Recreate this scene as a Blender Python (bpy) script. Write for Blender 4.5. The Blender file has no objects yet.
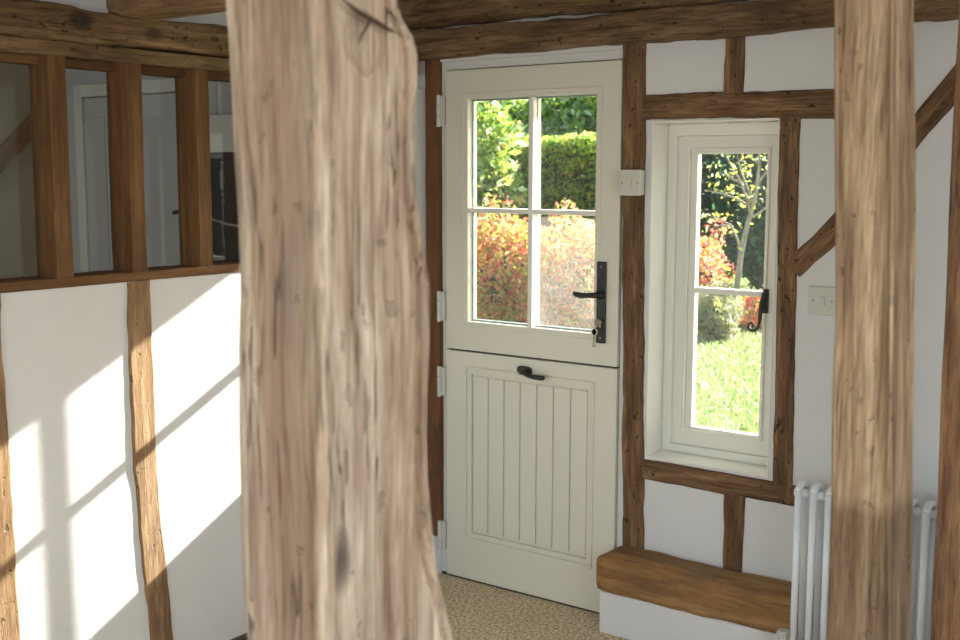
import bpy, bmesh, math, random
import numpy as np
from mathutils import Vector, Matrix, noise
random.seed(7)
S = bpy.context.scene
C = S.collection

# ------------------------------------------------------------------ camera, sky, sun, window light, exposure
cam_data = bpy.data.cameras.new('camera')
cam = bpy.data.objects.new('camera', cam_data); C.objects.link(cam)
YAW, PITCH, ROLL = 0.6315, 0.1266, 0.0019
fwd = Vector((-math.sin(YAW)*math.cos(PITCH), math.cos(YAW)*math.cos(PITCH), -math.sin(PITCH)))
rgt = Vector((math.cos(YAW), math.sin(YAW), 0)); upv = rgt.cross(fwd)
r2 = rgt*math.cos(ROLL)+upv*math.sin(ROLL); u2 = -rgt*math.sin(ROLL)+upv*math.cos(ROLL)
cam.matrix_world = Matrix(((r2.x, u2.x, -fwd.x, 2.7706), (r2.y, u2.y, -fwd.y, -3.5626), (r2.z, u2.z, -fwd.z, 1.6147), (0, 0, 0, 1)))
cam_data.sensor_width = 36; cam_data.lens = 36*1157/960
cam_data.dof.use_dof = True; cam_data.dof.focus_distance = 3.95; cam_data.dof.aperture_fstop = 5.6
S.camera = cam
S.view_settings.view_transform = 'Standard'; S.view_settings.look = 'None'
S.view_settings.gamma = 1; S.view_settings.use_curve_mapping = False
S.view_settings.exposure = 0.0

SUN = Vector((0.287, 1.0, 0.500)).normalized()
world = bpy.data.worlds.new('world'); S.world = world; world.use_nodes = True
wn = world.node_tree; bg = wn.nodes['Background']
sky = wn.nodes.new('ShaderNodeTexSky'); sky.sky_type = 'NISHITA'; sky.sun_disc = False
sky.sun_elevation = math.asin(SUN.z); sky.sun_rotation = math.atan2(SUN.x, SUN.y)
sky.air_density = 1.0; sky.dust_density = 1.5
wn.links.new(sky.outputs[0], bg.inputs[0]); bg.inputs[1].default_value = 0.55
sd = bpy.data.lights.new('sun', 'SUN'); sd.energy = 28; sd.angle = math.radians(0.53); sd.color = (1, 0.95, 0.87)
sun = bpy.data.objects.new('sun', sd); C.objects.link(sun)
sun.rotation_euler = SUN.to_track_quat('Z', 'Y').to_euler()

def area(name, loc, target, sx, sy, power, col):
    d = bpy.data.lights.new(name, 'AREA'); d.shape = 'RECTANGLE'; d.size = sx; d.size_y = sy; d.energy = power; d.color = col
    o = bpy.data.objects.new(name, d); C.objects.link(o); o.location = loc
    o.rotation_euler = (Vector(target)-Vector(loc)).to_track_quat('-Z', 'Y').to_euler()
    return o
area('daylight_rear_window', (2.2, -6.42, 1.55), (2.2, 0, 1.45), 2.6, 1.1, 50, (0.95, 0.98, 1.0))
area('daylight_side_window', (4.28, -3.2, 1.55), (0, -3.2, 1.4), 2.4, 1.1, 40, (0.95, 0.98, 1.0))
area('next_room_fill', (-1.5, -3.92, 1.5), (-1.6, 0, 1.3), 1.2, 1.0, 20, (0.93, 0.97, 1.0))  # added fill lamp that brightens the next room; no window behind it

# ------------------------------------------------------------------ materials
def newmat(name):
    m = bpy.data.materials.new(name); m.use_nodes = True
    nt = m.node_tree; return m, nt, nt.nodes['Principled BSDF']

def mixc(nt, fac, a, b, mode='MIX'):
    n = nt.nodes.new('ShaderNodeMix'); n.data_type = 'RGBA'; n.blend_type = mode
    for inp, v in ((n.inputs[0], fac), (n.inputs[6], a), (n.inputs[7], b)):
        if hasattr(v, 'is_linked') or isinstance(v, bpy.types.NodeSocket): nt.links.new(v, inp)
        else: inp.default_value = v if not isinstance(v, tuple) or len(v) != 3 else (*v, 1)
    return n.outputs[2]

def math_n(nt, op, a, b=0.0, clamp=False):
    n = nt.nodes.new('ShaderNodeMath'); n.operation = op; n.use_clamp = clamp
    for i, v in enumerate((a, b)):
        if isinstance(v, bpy.types.NodeSocket): nt.links.new(v, n.inputs[i])
        else: n.inputs[i].default_value = v
    return n.outputs[0]

def ramp(nt, src, stops):
    r = nt.nodes.new('ShaderNodeValToRGB'); nt.links.new(src, r.inputs[0])
    e = r.color_ramp.elements
    while len(e) < len(stops): e.new(0.5)
    for k in range(len(stops)-1, 0, -1): e[k].position = 1.0-0.0001*(len(stops)-1-k)
    for k in range(len(stops)): e[k].position = 0.0001*k
    for k in range(len(stops)-1, -1, -1): e[k].position = stops[k][0]
    for k, (p, c) in enumerate(stops):
        e[k].position = p; e[k].color = (*c, 1) if len(c) == 3 else c
    return r.outputs[0]

def tnoise(nt, vec, w, scale, detail=4, rough=0.55, dist=0.0):
    n = nt.nodes.new('ShaderNodeTexNoise'); n.noise_dimensions = '4D'
    n.inputs['Scale'].default_value = scale; n.inputs['Detail'].default_value = detail
    n.inputs['Roughness'].default_value = rough; n.inputs['Distortion'].default_value = dist
    nt.links.new(vec, n.inputs['Vector'])
    if w is not None: nt.links.new(w, n.inputs['W'])
    return n.outputs['Fac']

def wood(name, dark, mid, light, rough=0.7, blotch=None, bump=0.35, grain=26, knots=(), cracks=0.5, line=None, pores=0.4, stain_scale=5, pits=0.0):
    """grain runs along local X"""
    m, nt, b = newmat(name)
    tc = nt.nodes.new('ShaderNodeTexCoord'); oi = nt.nodes.new('ShaderNodeObjectInfo')
    w = math_n(nt, 'MULTIPLY', oi.outputs['Random'], 37.0)
    def mapped(sx, sy):
        mp = nt.nodes.new('ShaderNodeMapping'); nt.links.new(tc.outputs['Object'], mp.inputs['Vector'])
        mp.inputs['Scale'].default_value = (sx, sy, sy); return mp.outputs[0]
    g1 = tnoise(nt, mapped(2.2, grain*0.75), w, 1.0, 10, 0.72, 0.12)
    g2 = tnoise(nt, mapped(11.0, grain*6.0), w, 1.0, 6, 0.7, 0.1)
    bl = tnoise(nt, mapped(2.2, stain_scale*1.3), w, 1.0, 7, 0.68, 0.25)
    base = ramp(nt, g1, [(0.36, dark), (0.50, mid), (0.62, light)])
    fine = ramp(nt, g2, [(0.30, (1-pores,)*3), (0.52, (1, 1, 1)), (0.75, (1+pores*0.35,)*3)])
    col = mixc(nt, 1.0, base, fine, 'MULTIPLY')
    if blotch:
        f = ramp(nt, bl, [(0.48, (0, 0, 0)), (0.64, (1, 1, 1))])
        col = mixc(nt, math_n(nt, 'MULTIPLY', f, 0.75), col, blotch)
    # shakes: thin dark splits along the grain
    ck = tnoise(nt, mapped(1.2, grain*1.3), w, 1.0, 3, 0.6, 0.1)
    d = math_n(nt, 'ABSOLUTE', math_n(nt, 'SUBTRACT', ck, 0.5))
    cm = ramp(nt, d, [(0.0, (1, 1, 1)), (0.012, (0, 0, 0))])
    gate = ramp(nt, bl, [(0.42, (0, 0, 0)), (0.55, (1, 1, 1))])
    cm = math_n(nt, 'MULTIPLY', math_n(nt, 'MULTIPLY', cm, gate), cracks)
    col = mixc(nt, cm, col, tuple(c*0.35 for c in dark))
    if pits:
        pn = tnoise(nt, mapped(38, 62), w, 1.0, 2, 0.5, 0.0)
        pm = math_n(nt, 'MULTIPLY', ramp(nt, pn, [(0.655, (0, 0, 0)), (0.70, (1, 1, 1))]), pits)
        col = mixc(nt, pm, col, tuple(c*0.25 for c in dark)); cm = math_n(nt, 'MAXIMUM', cm, pm)
    hgt = math_n(nt, 'ADD', math_n(nt, 'MULTIPLY', g2, 0.5), math_n(nt, 'MULTIPLY', g1, 0.8))
    hgt = math_n(nt, 'SUBTRACT', hgt, math_n(nt, 'MULTIPLY', cm, 1.5))
    for (kp, kr, kcol, kstr, sx) in knots:
        v = nt.nodes.new('ShaderNodeVectorMath'); v.operation = 'SUBTRACT'; nt.links.new(tc.outputs['Object'], v.inputs[0]); v.inputs[1].default_value = kp
        v2 = nt.nodes.new('ShaderNodeVectorMath'); v2.operation = 'MULTIPLY'; nt.links.new(v.outputs[0], v2.inputs[0]); v2.inputs[1].default_value = (sx, 1, 1)
        ln = nt.nodes.new('ShaderNodeVectorMath'); ln.operation = 'LENGTH'; nt.links.new(v2.outputs[0], ln.inputs[0])
        dist = math_n(nt, 'ADD', ln.outputs['Value'], math_n(nt, 'MULTIPLY', math_n(nt, 'SUBTRACT', bl, 0.5), kr*1.4))
        q = math_n(nt, 'DIVIDE', dist, kr)
        rim = ramp(nt, q, [(0.0, (0.8, 0.8, 0.8)), (0.22, (0.15,)*3), (0.72, (0.1,)*3), (0.93, (1, 1, 1)), (1.0, (0, 0, 0))])
        if kstr < 0:
            rim = ramp(nt, q, [(0.0, (1, 1, 1)), (0.45, (0.9,)*3), (1.0, (0, 0, 0))])
        col = mixc(nt, math_n(nt, 'MULTIPLY', rim, abs(kstr)), col, kcol)
    if line:      # darker foot of the post: (height along X, colour multiplier)
        sx = nt.nodes.new('ShaderNodeSeparateXYZ'); nt.links.new(tc.outputs['Object'], sx.inputs[0])
        hh = math_n(nt, 'ADD', sx.outputs[0], math_n(nt, 'MULTIPLY', math_n(nt, 'SUBTRACT', bl, 0.5), 0.05))
        f = ramp(nt, math_n(nt, 'ADD', math_n(nt, 'MULTIPLY', math_n(nt, 'SUBTRACT', line[0], hh), 30.0), 0.5, True), [(0, (0, 0, 0)), (1, (1, 1, 1))])
        col = mixc(nt, f, col, mixc(nt, 1.0, col, line[1], 'MULTIPLY'))
    nt.links.new(col, b.inputs['Base Color'])
    b.inputs['Roughness'].default_value = rough; b.inputs['Specular IOR Level'].default_value = 0.3
    bp = nt.nodes.new('ShaderNodeBump'); bp.inputs['Strength'].default_value = bump; bp.inputs['Distance'].default_value = 0.006
    nt.links.new(hgt, bp.inputs['Height']); nt.links.new(bp.outputs[0], b.inputs['Normal'])
    return m

def plain(name, col, rough=0.5, metal=0.0, var=0.0, vscale=8, bump=0.0, bscale=60, spec=0.5, detail=4):
    m, nt, b = newmat(name)
    b.inputs['Roughness'].default_value = rough; b.inputs['Metallic'].default_value = metal; b.inputs['Specular IOR Level'].default_value = spec
    tc = nt.nodes.new('ShaderNodeTexCoord')
    n = tnoise(nt, tc.outputs['Object'], None, vscale, detail)
    c = ramp(nt, n, [(0.3, tuple(x*(1-var) for x in col)), (0.7, tuple(min(1, x*(1+var*0.5)) for x in col))])
    nt.links.new(c, b.inputs['Base Color'])
    if bump:
        n2 = tnoise(nt, tc.outputs['Object'], None, bscale, 4)
        bp = nt.nodes.new('ShaderNodeBump'); bp.inputs['Strength'].default_value = bump; bp.inputs['Distance'].default_value = 0.01
        nt.links.new(n2, bp.inputs['Height']); nt.links.new(bp.outputs[0], b.inputs['Normal'])
    return m

def glassmat(name, dust=0.02, tint=(0.97, 0.99, 0.97), dustcol=(0.9, 0.9, 0.86), ior=1.45):
    m, nt, b = newmat(name); nt.nodes.remove(b)
    out = nt.nodes['Material Output']
    tr = nt.nodes.new('ShaderNodeBsdfTransparent'); tr.inputs[0].default_value = (*tint, 1)
    gl = nt.nodes.new('ShaderNodeBsdfGlossy'); gl.inputs['Roughness'].default_value = 0.02
    fr = nt.nodes.new('ShaderNodeFresnel'); fr.inputs[0].default_value = ior
    mx = nt.nodes.new('ShaderNodeMixShader'); nt.links.new(fr.outputs[0], mx.inputs[0]); nt.links.new(tr.outputs[0], mx.inputs[1]); nt.links.new(gl.outputs[0], mx.inputs[2])
    tl = nt.nodes.new('ShaderNodeBsdfTranslucent'); tl.inputs[0].default_value = (*dustcol, 1)
    tc = nt.nodes.new('ShaderNodeTexCoord'); n = tnoise(nt, tc.outputs['Object'], None, 6, 4)
    f = math_n(nt, 'MULTIPLY', ramp(nt, n, [(0.3, (0.4,)*3), (0.7, (1, 1, 1))]), dust)
    m2 = nt.nodes.new('ShaderNodeMixShader'); nt.links.new(f, m2.inputs[0]); nt.links.new(mx.outputs[0], m2.inputs[1]); nt.links.new(tl.outputs[0], m2.inputs[2])
    nt.links.new(m2.outputs[0], out.inputs[0]); return m

def leafmat(name, col, trans=0.5, tcol=None, rough=0.45):
    m, nt, b = newmat(name); out = nt.nodes['Material Output']
    tc = nt.nodes.new('ShaderNodeTexCoord'); n = tnoise(nt, tc.outputs['Object'], None, 9, 2)
    c = ramp(nt, n, [(0.3, tuple(x*0.72 for x in col)), (0.7, tuple(min(1, x*1.25) for x in col))])
    nt.links.new(c, b.inputs['Base Color']); b.inputs['Roughness'].default_value = rough
    tl = nt.nodes.new('ShaderNodeBsdfTranslucent'); tl.inputs[0].default_value = (*(tcol or tuple(min(1, x*1.5) for x in col)), 1)
    mx = nt.nodes.new('ShaderNodeMixShader'); mx.inputs[0].default_value = trans
    nt.links.new(b.outputs[0], mx.inputs[1]); nt.links.new(tl.outputs[0], mx.inputs[2]); nt.links.new(mx.outputs[0], out.inputs[0])
    return m

M = {}
M['plaster'] = plain('plaster', (0.69, 0.69, 0.69), 0.85, var=0.04, vscale=3, bump=0.35, bscale=14, spec=0.2)
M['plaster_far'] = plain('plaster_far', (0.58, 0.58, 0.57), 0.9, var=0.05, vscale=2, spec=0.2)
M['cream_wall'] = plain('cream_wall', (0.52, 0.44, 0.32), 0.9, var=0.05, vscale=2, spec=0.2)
M['ceiling'] = plain('ceiling', (0.70, 0.70, 0.69), 0.9, var=0.03, spec=0.2)
M['cream'] = plain('cream_paint', (0.70, 0.68, 0.58), 0.42, var=0.02, vscale=3, bump=0.06, bscale=90)
M['cream_frame'] = plain('cream_frame_paint', (0.78, 0.77, 0.70), 0.42, var=0.02, vscale=3, bump=0.05, bscale=90)
M['white_paint'] = plain('white_paint', (0.68, 0.68, 0.67), 0.5, var=0.02)
M['white_plastic'] = plain('white_plastic', (0.60, 0.595, 0.54), 0.3)
M['yellow_plastic'] = plain('yellowed_plastic', (0.66, 0.58, 0.42), 0.35)
M['radiator'] = plain('radiator_enamel', (0.80, 0.83, 0.86), 0.22, spec=0.6)
M['iron'] = plain('black_iron', (0.012, 0.012, 0.013), 0.42, var=0.3, vscale=40, bump=0.25, bscale=120, spec=0.6)
M['brass'] = plain('brass', (0.50, 0.42, 0.25), 0.4, metal=0.6)
M['steel'] = plain('steel', (0.50, 0.49, 0.44), 0.45, metal=0.5)
M['screw'] = plain('screw_metal', (0.25, 0.25, 0.24), 0.4, metal=0.8)
M['crack'] = plain('dark_split', (0.07, 0.045, 0.032), 0.95, spec=0.1)
M['rubber'] = plain('black_seal', (0.02, 0.02, 0.022), 0.6)
M['spacer'] = plain('glazing_spacer', (0.35, 0.42, 0.42), 0.4, metal=0.5)
M['exterior'] = plain('exterior_render', (0.55, 0.53, 0.48), 0.9, var=0.1)
M['glass'] = glassmat('clear_glass', 0.003)
M['glass_dusty'] = glassmat('dusty_glass', 0.034, dustcol=(0.95, 0.88, 0.82))
M['glass_left'] = glassmat('left_pane_glass', 0.004)
M['glass_screen'] = glassmat('screen_glass', 0.004, tint=(0.86, 0.88, 0.87))
M['oak_dark'] = wood('oak_dark', (0.080, 0.040, 0.018), (0.190, 0.102, 0.046), (0.33, 0.195, 0.095), blotch=(0.075, 0.040, 0.022), bump=0.7, pores=0.55, pits=0.8, stain_scale=9)
M['oak_tan'] = wood('oak_tan', (0.17, 0.095, 0.045), (0.30, 0.18, 0.09), (0.44, 0.29, 0.165), blotch=(0.12, 0.075, 0.045), bump=0.5, pits=0.6, stain_scale=8)
M['oak_beam'] = wood('oak_beam', (0.105, 0.055, 0.024), (0.225, 0.135, 0.064), (0.33, 0.215, 0.11), blotch=(0.055, 0.032, 0.018), bump=0.8, pores=0.55, pits=0.8, stain_scale=8)
M['oak_plate'] = wood('oak_plate', (0.105, 0.052, 0.022), (0.225, 0.130, 0.060), (0.33, 0.205, 0.10), blotch=(0.06, 0.034, 0.018), bump=0.8, pores=0.55, pits=0.8, stain_scale=8,
    knots=[((3.45, 0.008, 0.0625), 0.030, (0.03, 0.022, 0.014), -0.9, 0.6), ((3.70, -0.004, 0.0625), 0.024, (0.035, 0.025, 0.016), -0.8, 0.6), ((3.93, 0.0, 0.0625), 0.012, (0.035, 0.025, 0.016), -0.8, 0.6)])
M['oak_mullion'] = wood('oak_mullion', (0.095, 0.042, 0.014), (0.155, 0.072, 0.025), (0.225, 0.115, 0.043), blotch=(0.10, 0.045, 0.02), bump=0.2, pores=0.35, cracks=0.3, grain=34)
M['oak_sill'] = wood('oak_sill', (0.19, 0.090, 0.030), (0.32, 0.168, 0.060), (0.42, 0.25, 0.11), blotch=(0.13, 0.08, 0.045), bump=0.4, pores=0.35)
M['oak_new'] = wood('oak_new', (0.115, 0.052, 0.02), (0.165, 0.078, 0.03), (0.205, 0.10, 0.042), blotch=(0.09, 0.04, 0.018), bump=0.2, pores=0.3, cracks=0.2)
# carpet
m, nt, b = newmat('carpet'); M['carpet'] = m
tc = nt.nodes.new('ShaderNodeTexCoord')
n1 = tnoise(nt, tc.outputs['Object'], None, 85, 4, 0.75); n2 = tnoise(nt, tc.outputs['Object'], None, 5, 3)
c = ramp(nt, n1, [(0.38, (0.26, 0.18, 0.10)), (0.5, (0.66, 0.53, 0.35)), (0.62, (0.88, 0.76, 0.56))])
c = mixc(nt, 1.0, c, ramp(nt, n2, [(0.3, (0.9,)*3), (0.7, (1.05,)*3)]), 'MULTIPLY')
nt.links.new(c, b.inputs['Base Color']); b.inputs['Roughness'].default_value = 0.95; b.inputs['Specular IOR Level'].default_value = 0.1
bp = nt.nodes.new('ShaderNodeBump'); bp.inputs['Strength'].default_value = 0.5; bp.inputs['Distance'].default_value = 0.005
nt.links.new(n1, bp.inputs['Height']); nt.links.new(bp.outputs[0], b.inputs['Normal'])
M['grass'] = plain('lawn_soil', (0.16, 0.24, 0.05), 0.95, var=0.4, vscale=6, spec=0.1)

# ------------------------------------------------------------------ helpers
def link(name, bm, mat, parent=None, smooth=False, origin=None, bevel=0.0, autosmooth=False):
    if origin is not None: bmesh.ops.translate(bm, verts=bm.verts, vec=-Vector(origin))
    bmesh.ops.recalc_face_normals(bm, faces=bm.faces)
    me = bpy.data.meshes.new(name); bm.to_mesh(me); bm.free()
    for mt in (mat if isinstance(mat, (list, tuple)) else [mat]): me.materials.append(mt)
    if smooth: me.shade_smooth()
    o = bpy.data.objects.new(name, me); C.objects.link(o)
    if origin is not None: o.location = origin
    if parent is not None:
        o.parent = parent
        if origin is not None: o.location = Vector(origin)-parent.matrix_world.translation if False else Vector(origin)-wpos(parent)
        else: o.location = -wpos(parent)
    if bevel:
        md = o.modifiers.new('bevel', 'BEVEL'); md.width = bevel; md.segments = 2; md.limit_method = 'ANGLE'; md.angle_limit = math.radians(40)
    return o
def wpos(o):
    v = Vector(o.location); p = o.parent
    while p: v = v+p.location; p = p.parent
    return v
def tag(o, label=None, cat=None, group=None, kind=None):
    if label: o['label'] = label
    if cat: o['category'] = cat
    if group: o['group'] = group
    if kind: o['kind'] = kind
    return o
def empty(name, loc):
    o = bpy.data.objects.new(name, None); C.objects.link(o); o.location = loc; o.empty_display_size = 0.1; return o
def box(bm, x0, x1, y0, y1, z0, z1):
    v = [bm.verts.new(p) for p in ((x0,y0,z0),(x1,y0,z0),(x1,y1,z0),(x0,y1,z0),(x0,y0,z1),(x1,y0,z1),(x1,y1,z1),(x0,y1,z1))]
    for f in ((0,3,2,1),(4,5,6,7),(0,1,5,4),(1,2,6,5),(2,3,7,6),(3,0,4,7)): bm.faces.new([v[i] for i in f])
def boxes(*bs):
    bm = bmesh.new()
    for b_ in bs: box(bm, *b_)
    return bm
def ring(bm, x0, x1, z0, z1, t, y0, y1):
    """mitred rectangular frame in the XZ plane; t = (left,right,bottom,top) widths"""
    l, r, b_, tp = t
    o = [(x0,z0),(x1,z0),(x1,z1),(x0,z1)]; i = [(x0+l,z0+b_),(x1-r,z0+b_),(x1-r,z1-tp),(x0+l,z1-tp)]
    vs = [[bm.verts.new((p[0], y, p[1])) for p in q] for q in (o, i) for y in (y0, y1)]
    of, ob, inf, inb = vs
    for k in range(4):
        j = (k+1) % 4
        bm.faces.new((of[k], of[j], inf[j], inf[k])); bm.faces.new((ob[k], inb[k], inb[j], ob[j]))
        bm.faces.new((of[k], ob[k], ob[j], of[j])); bm.faces.new((inf[k], inf[j], inb[j], inb[k]))
def tube(bm, pts, rad, seg=12, caps=True, flat=1.0):
    pts = [Vector(p) for p in pts]; n = len(pts)
    rad = rad if isinstance(rad, (list, tuple)) else [rad]*n
    rings = []; prev = None
    for k, p in enumerate(pts):
        t = (pts[min(k+1, n-1)]-pts[max(k-1, 0)]).normalized()
        a = prev if prev is not None else (Vector((0, 0, 1)) if abs(t.z) < 0.9 else Vector((0, 1, 0)))
        a = (a-t*a.dot(t)).normalized(); prev = a; b_ = t.cross(a)
        rings.append([bm.verts.new(p+a*(rad[k]*math.cos(q))+b_*(rad[k]*flat*math.sin(q))) for q in (2*math.pi*i/seg for i in range(seg))])
    for k in range(n-1):
        for i in range(seg):
            j = (i+1) % seg; bm.faces.new((rings[k][i], rings[k][j], rings[k+1][j], rings[k+1][i]))
    if caps: bm.faces.new(rings[0][::-1]); bm.faces.new(rings[-1])
def cyl(bm, a, b_, r, seg=20): tube(bm, [a, b_], r, seg)

def timber(name, pts, w, d, side, mat, label=None, cat=None, wav=0.004, bev=0.008, seed=0, step=0.03, parent=None, taper=None, waney=0.0):
    """square-hewn timber following pts (centre line); w across 'side', d across the other way; grain along local X"""
    pts = [Vector(p) for p in pts]; X = (pts[-1]-pts[0]).normalized()
    Yv = Vector(side); Yv = (Yv-X*Yv.dot(X)).normalized(); Zv = X.cross(Yv)
    R = Matrix((X, Yv, Zv)).transposed().to_4x4(); R.translation = pts[0]; Ri = R.inverted()
    loc = [Ri @ p for p in pts]; L = loc[-1].x; n = max(3, int(L/step))
    bm = bmesh.new(); rings = []
    hw, hd = w/2, d/2
    for k in range(n+1):
        x = L*k/n; cy = cz = 0.0
        for a, c in zip(loc, loc[1:]):
            if a.x <= x+1e-6 <= c.x+2e-6:
                t = (x-a.x)/max(c.x-a.x, 1e-6); t = t*t*(3-2*t) if len(loc) > 2 else t
                cy = a.y+(c.y-a.y)*t; cz = a.z+(c.z-a.z)*t
        s = 1 if taper is None else 1+(taper-1)*k/n
        rg = []
        for (sy, sz) in ((-1,-1),(1,-1),(1,1),(-1,1)):
            q = Vector((x*3.1+seed*11.3, sy*2.1+seed, sz*1.7)); q2 = Vector((x*13+seed*7.3, sy*3+5, sz*2+seed))
            ey = noise.noise(q)*wav*2.0+noise.noise(q2)*wav*0.9+noise.noise(q2*3.1)*wav*0.5
            ez = noise.noise(q+Vector((9, 4, 2)))*wav*1.0
            b_ = bev*(1+0.6*noise.noise(q2*0.7+Vector((3, 3, 3))))+waney*max(0, noise.noise(q*0.8))
            Y_, Z_ = sy*hw*s+ey, sz*hd*s+ez
            c1 = (Y_, Z_-sz*b_); c2 = (Y_-sy*b_*0.3, Z_-sz*b_*0.3); c3 = (Y_-sy*b_, Z_)
            order = (c1, c2, c3) if sy*sz > 0 else (c3, c2, c1)
            rg += [bm.verts.new((x, cy+c[0], cz+c[1])) for c in order]
        rings.append(rg)
    m_ = len(rings[0])
    for k in range(n):
        for i in range(m_):
            j = (i+1) % m_; bm.faces.new((rings[k][i], rings[k][j], rings[k+1][j], rings[k+1][i]))
    bm.faces.new(rings[0][::-1]); bm.faces.new(rings[-1])
    bmesh.ops.recalc_face_normals(bm, faces=bm.faces)
    me = bpy.data.meshes.new(name); bm.to_mesh(me); bm.free(); me.materials.append(mat)
    o = bpy.data.objects.new(name, me); C.objects.link(o)
    if parent is not None: R.translation = pts[0]-wpos(parent); o.parent = parent
    o.matrix_local = R
    if label: tag(o, label, cat)
    return o
def struct(name, bm, mat, **k): return tag(link(name, bm, mat, **k), kind='structure')

# ------------------------------------------------------------------ room shell
XL = -0.10          # face of the left wall
RY, RX, CZ = -6.5, 4.3, 2.34
struct('floor', boxes((-2.8, RX+0.2, RY-0.2, 0.06, -0.12, 0.0)), M['carpet'])
struct('ceiling', boxes((-2.8, RX+0.2, RY-0.2, 0.22, CZ, CZ+0.15)), M['ceiling'])
# wall with the door and the window
DX0, DX1, DZ1 = -0.032, 0.792, 2.036
WX0, WX1, WZ0, WZ1 = 0.888, 1.344, 0.618, 1.79
struct('wall_back', boxes((XL-0.12, DX0, 0, 0.2, 0, CZ), (DX0, DX1, 0, 0.2, DZ1, CZ), (DX1, WX0, 0, 0.2, 0, CZ), (WX0, WX1, 0, 0.2, 0, WZ0),
       (WX0, WX1, 0, 0.2, WZ1, CZ), (WX1, RX+0.2, 0, 0.2, 0, CZ), (DX0, DX1, 0.062, 0.2, -0.12, 0.0)), M['plaster'])
struct('wall_left', boxes((XL-0.11, XL, RY, 0, 0, 1.29), (XL-0.11, XL, -0.115, 0, 1.29, 1.935), (XL-0.11, XL, RY, -2.7, 1.29, 1.95), (XL-0.11, XL-0.03, RY, -0.2, 2.0, CZ)), M['plaster'])
struct('wall_right', boxes((RX, RX+0.2, RY, 0, 0, 0.95), (RX, RX+0.2, RY, 0, 2.15, CZ), (RX, RX+0.2, RY, -4.5, 0.95, 2.15), (RX, RX+0.2, -1.9, 0, 0.95, 2.15)), M['plaster'])
struct('wall_front', boxes((XL, RX, RY-0.2, RY, 0, 0.95), (XL, RX, RY-0.2, RY, 2.15, CZ), (XL, 0.8, RY-0.2, RY, 0.95, 2.15), (3.6, RX, RY-0.2, RY, 0.95, 2.15)), M['plaster'])
tag(timber('baseboard_left', [(XL-0.01, -5.5, 0.028), (XL-0.01, -0.02, 0.028)], 0.07, 0.06, (1, 0, 0), M['oak_dark'], wav=0.003, seed=3), kind='structure')
# unseen board added outside to cut the top of the sun patch
tag(timber('sun_cut_board', [(-1.5, 0.56, 2.200), (4.5, 0.56, 2.200)], 0.20, 0.13, (0, 0, 1), M['oak_dark'], wav=0.002, seed=5), kind='structure')

# adjoining room behind the glazed screen
struct('wall_far', boxes((-2.6, -2.5, -4.0, 0.0, 0, CZ)), M['cream_wall'])
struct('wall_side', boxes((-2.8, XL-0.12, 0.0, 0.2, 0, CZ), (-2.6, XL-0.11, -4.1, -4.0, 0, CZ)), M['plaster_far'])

# ------------------------------------------------------------------ timbers of the window wall
YF = -0.010   # front face of the wall timbers
def wt(name, pts, w, label, mat='oak_dark', cat='timber', d=0.10, yf=YF, **k):
    return timber(name, [(x, yf+d/2, z) for x, z in pts], w, d, (1, 0, 0) if abs(pts[-1][1]-pts[0][1]) > abs(pts[-1][0]-pts[0][0]) else (0, 0, 1), M[mat], label, cat, **k)
wt('wall_stud', [(0.816, 2.05), (0.828, 1.2), (0.848, 0.28)], 0.086, 'dark oak wall stud between the stable door and the small window', seed=1, waney=0.01)
wt('wall_rail', [(0.855, 1.833), (1.72, 1.825)], 0.083, 'dark oak rail running directly above the small window', seed=2, wav=0.005)
wt('wall_stud', [(1.183, 2.06), (1.184, 1.868)], 0.075, 'short oak stud in the white plaster between the ceiling beam and rail above the window', seed=3)
wt('wall_stud', [(1.376, 1.79), (1.396, 0.545)], 0.066, 'narrow dark oak stud along the right side of the small window', seed=4, wav=0.003)
wt('wall_rail', [(0.885, 0.58), (1.46, 0.576)], 0.072, 'oak rail directly beneath the small window', seed=5, wav=0.003)
wt('wall_stud', [(1.229, 0.545), (1.226, 0.28)], 0.076, 'short oak stud in the plaster below the window rail', seed=6)
wt('corner_brace', [(1.40, 1.31), (1.53, 1.437), (1.66, 1.60), (1.82, 1.81), (2.02, 2.06)], 0.072, 'diagonal oak brace crossing the white wall behind the square post', seed=7, wav=0.004, cat='brace')
wt('door_post', [(-0.060, 2.05), (-0.056, 0.158)], 0.066, 'plain brown oak post on the hinge side of the door', 'oak_new', cat='post', seed=8, wav=0.0012, bev=0.003, yf=-0.012)
timber('ceiling_beam', [(-0.45, 0.03, 2.104), (0.9, 0.03, 2.100), (1.9, 0.03, 2.112), (4.3, 0.03, 2.108)], 0.108, 0.17, (0, 0, 1), M['oak_beam'],
       'long oak beam across the top of the door and window wall', 'beam', wav=0.006, bev=0.012, seed=9, waney=0.012)
timber('ceiling_beam', [(-0.45, 0.06, 2.245), (4.3, 0.06, 2.235)], 0.158, 0.17, (0, 0, 1), M['oak_beam'],
       'upper oak beam lying on the beam over the door', 'beam', wav=0.006, bev=0.012, seed=10)
# sill beam on its plastered plinth
struct('trim_2', boxes((0.792, 1.50, -0.142, 0.0, 0, 0.152)), M['plaster'], bevel=0.006)
o = timber('sill_beam', [(0.779, -0.071, 0.219), (1.52, -0.071, 0.219)], 0.142, 0.160, (0, 0, 1), M['oak_sill'],
       'broad tan oak sill beam on the white plinth below the window', 'beam', wav=0.0035, bev=0.028, seed=12)
for v in o.data.vertices:    # worn, rounded end by the door
    if v.co.x < 0.05:
        t = 1-v.co.x/0.05
        if v.co.y > 0: v.co.y -= 0.022*t*t
        v.co.z *= (1-0.12*t*t)

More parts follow.
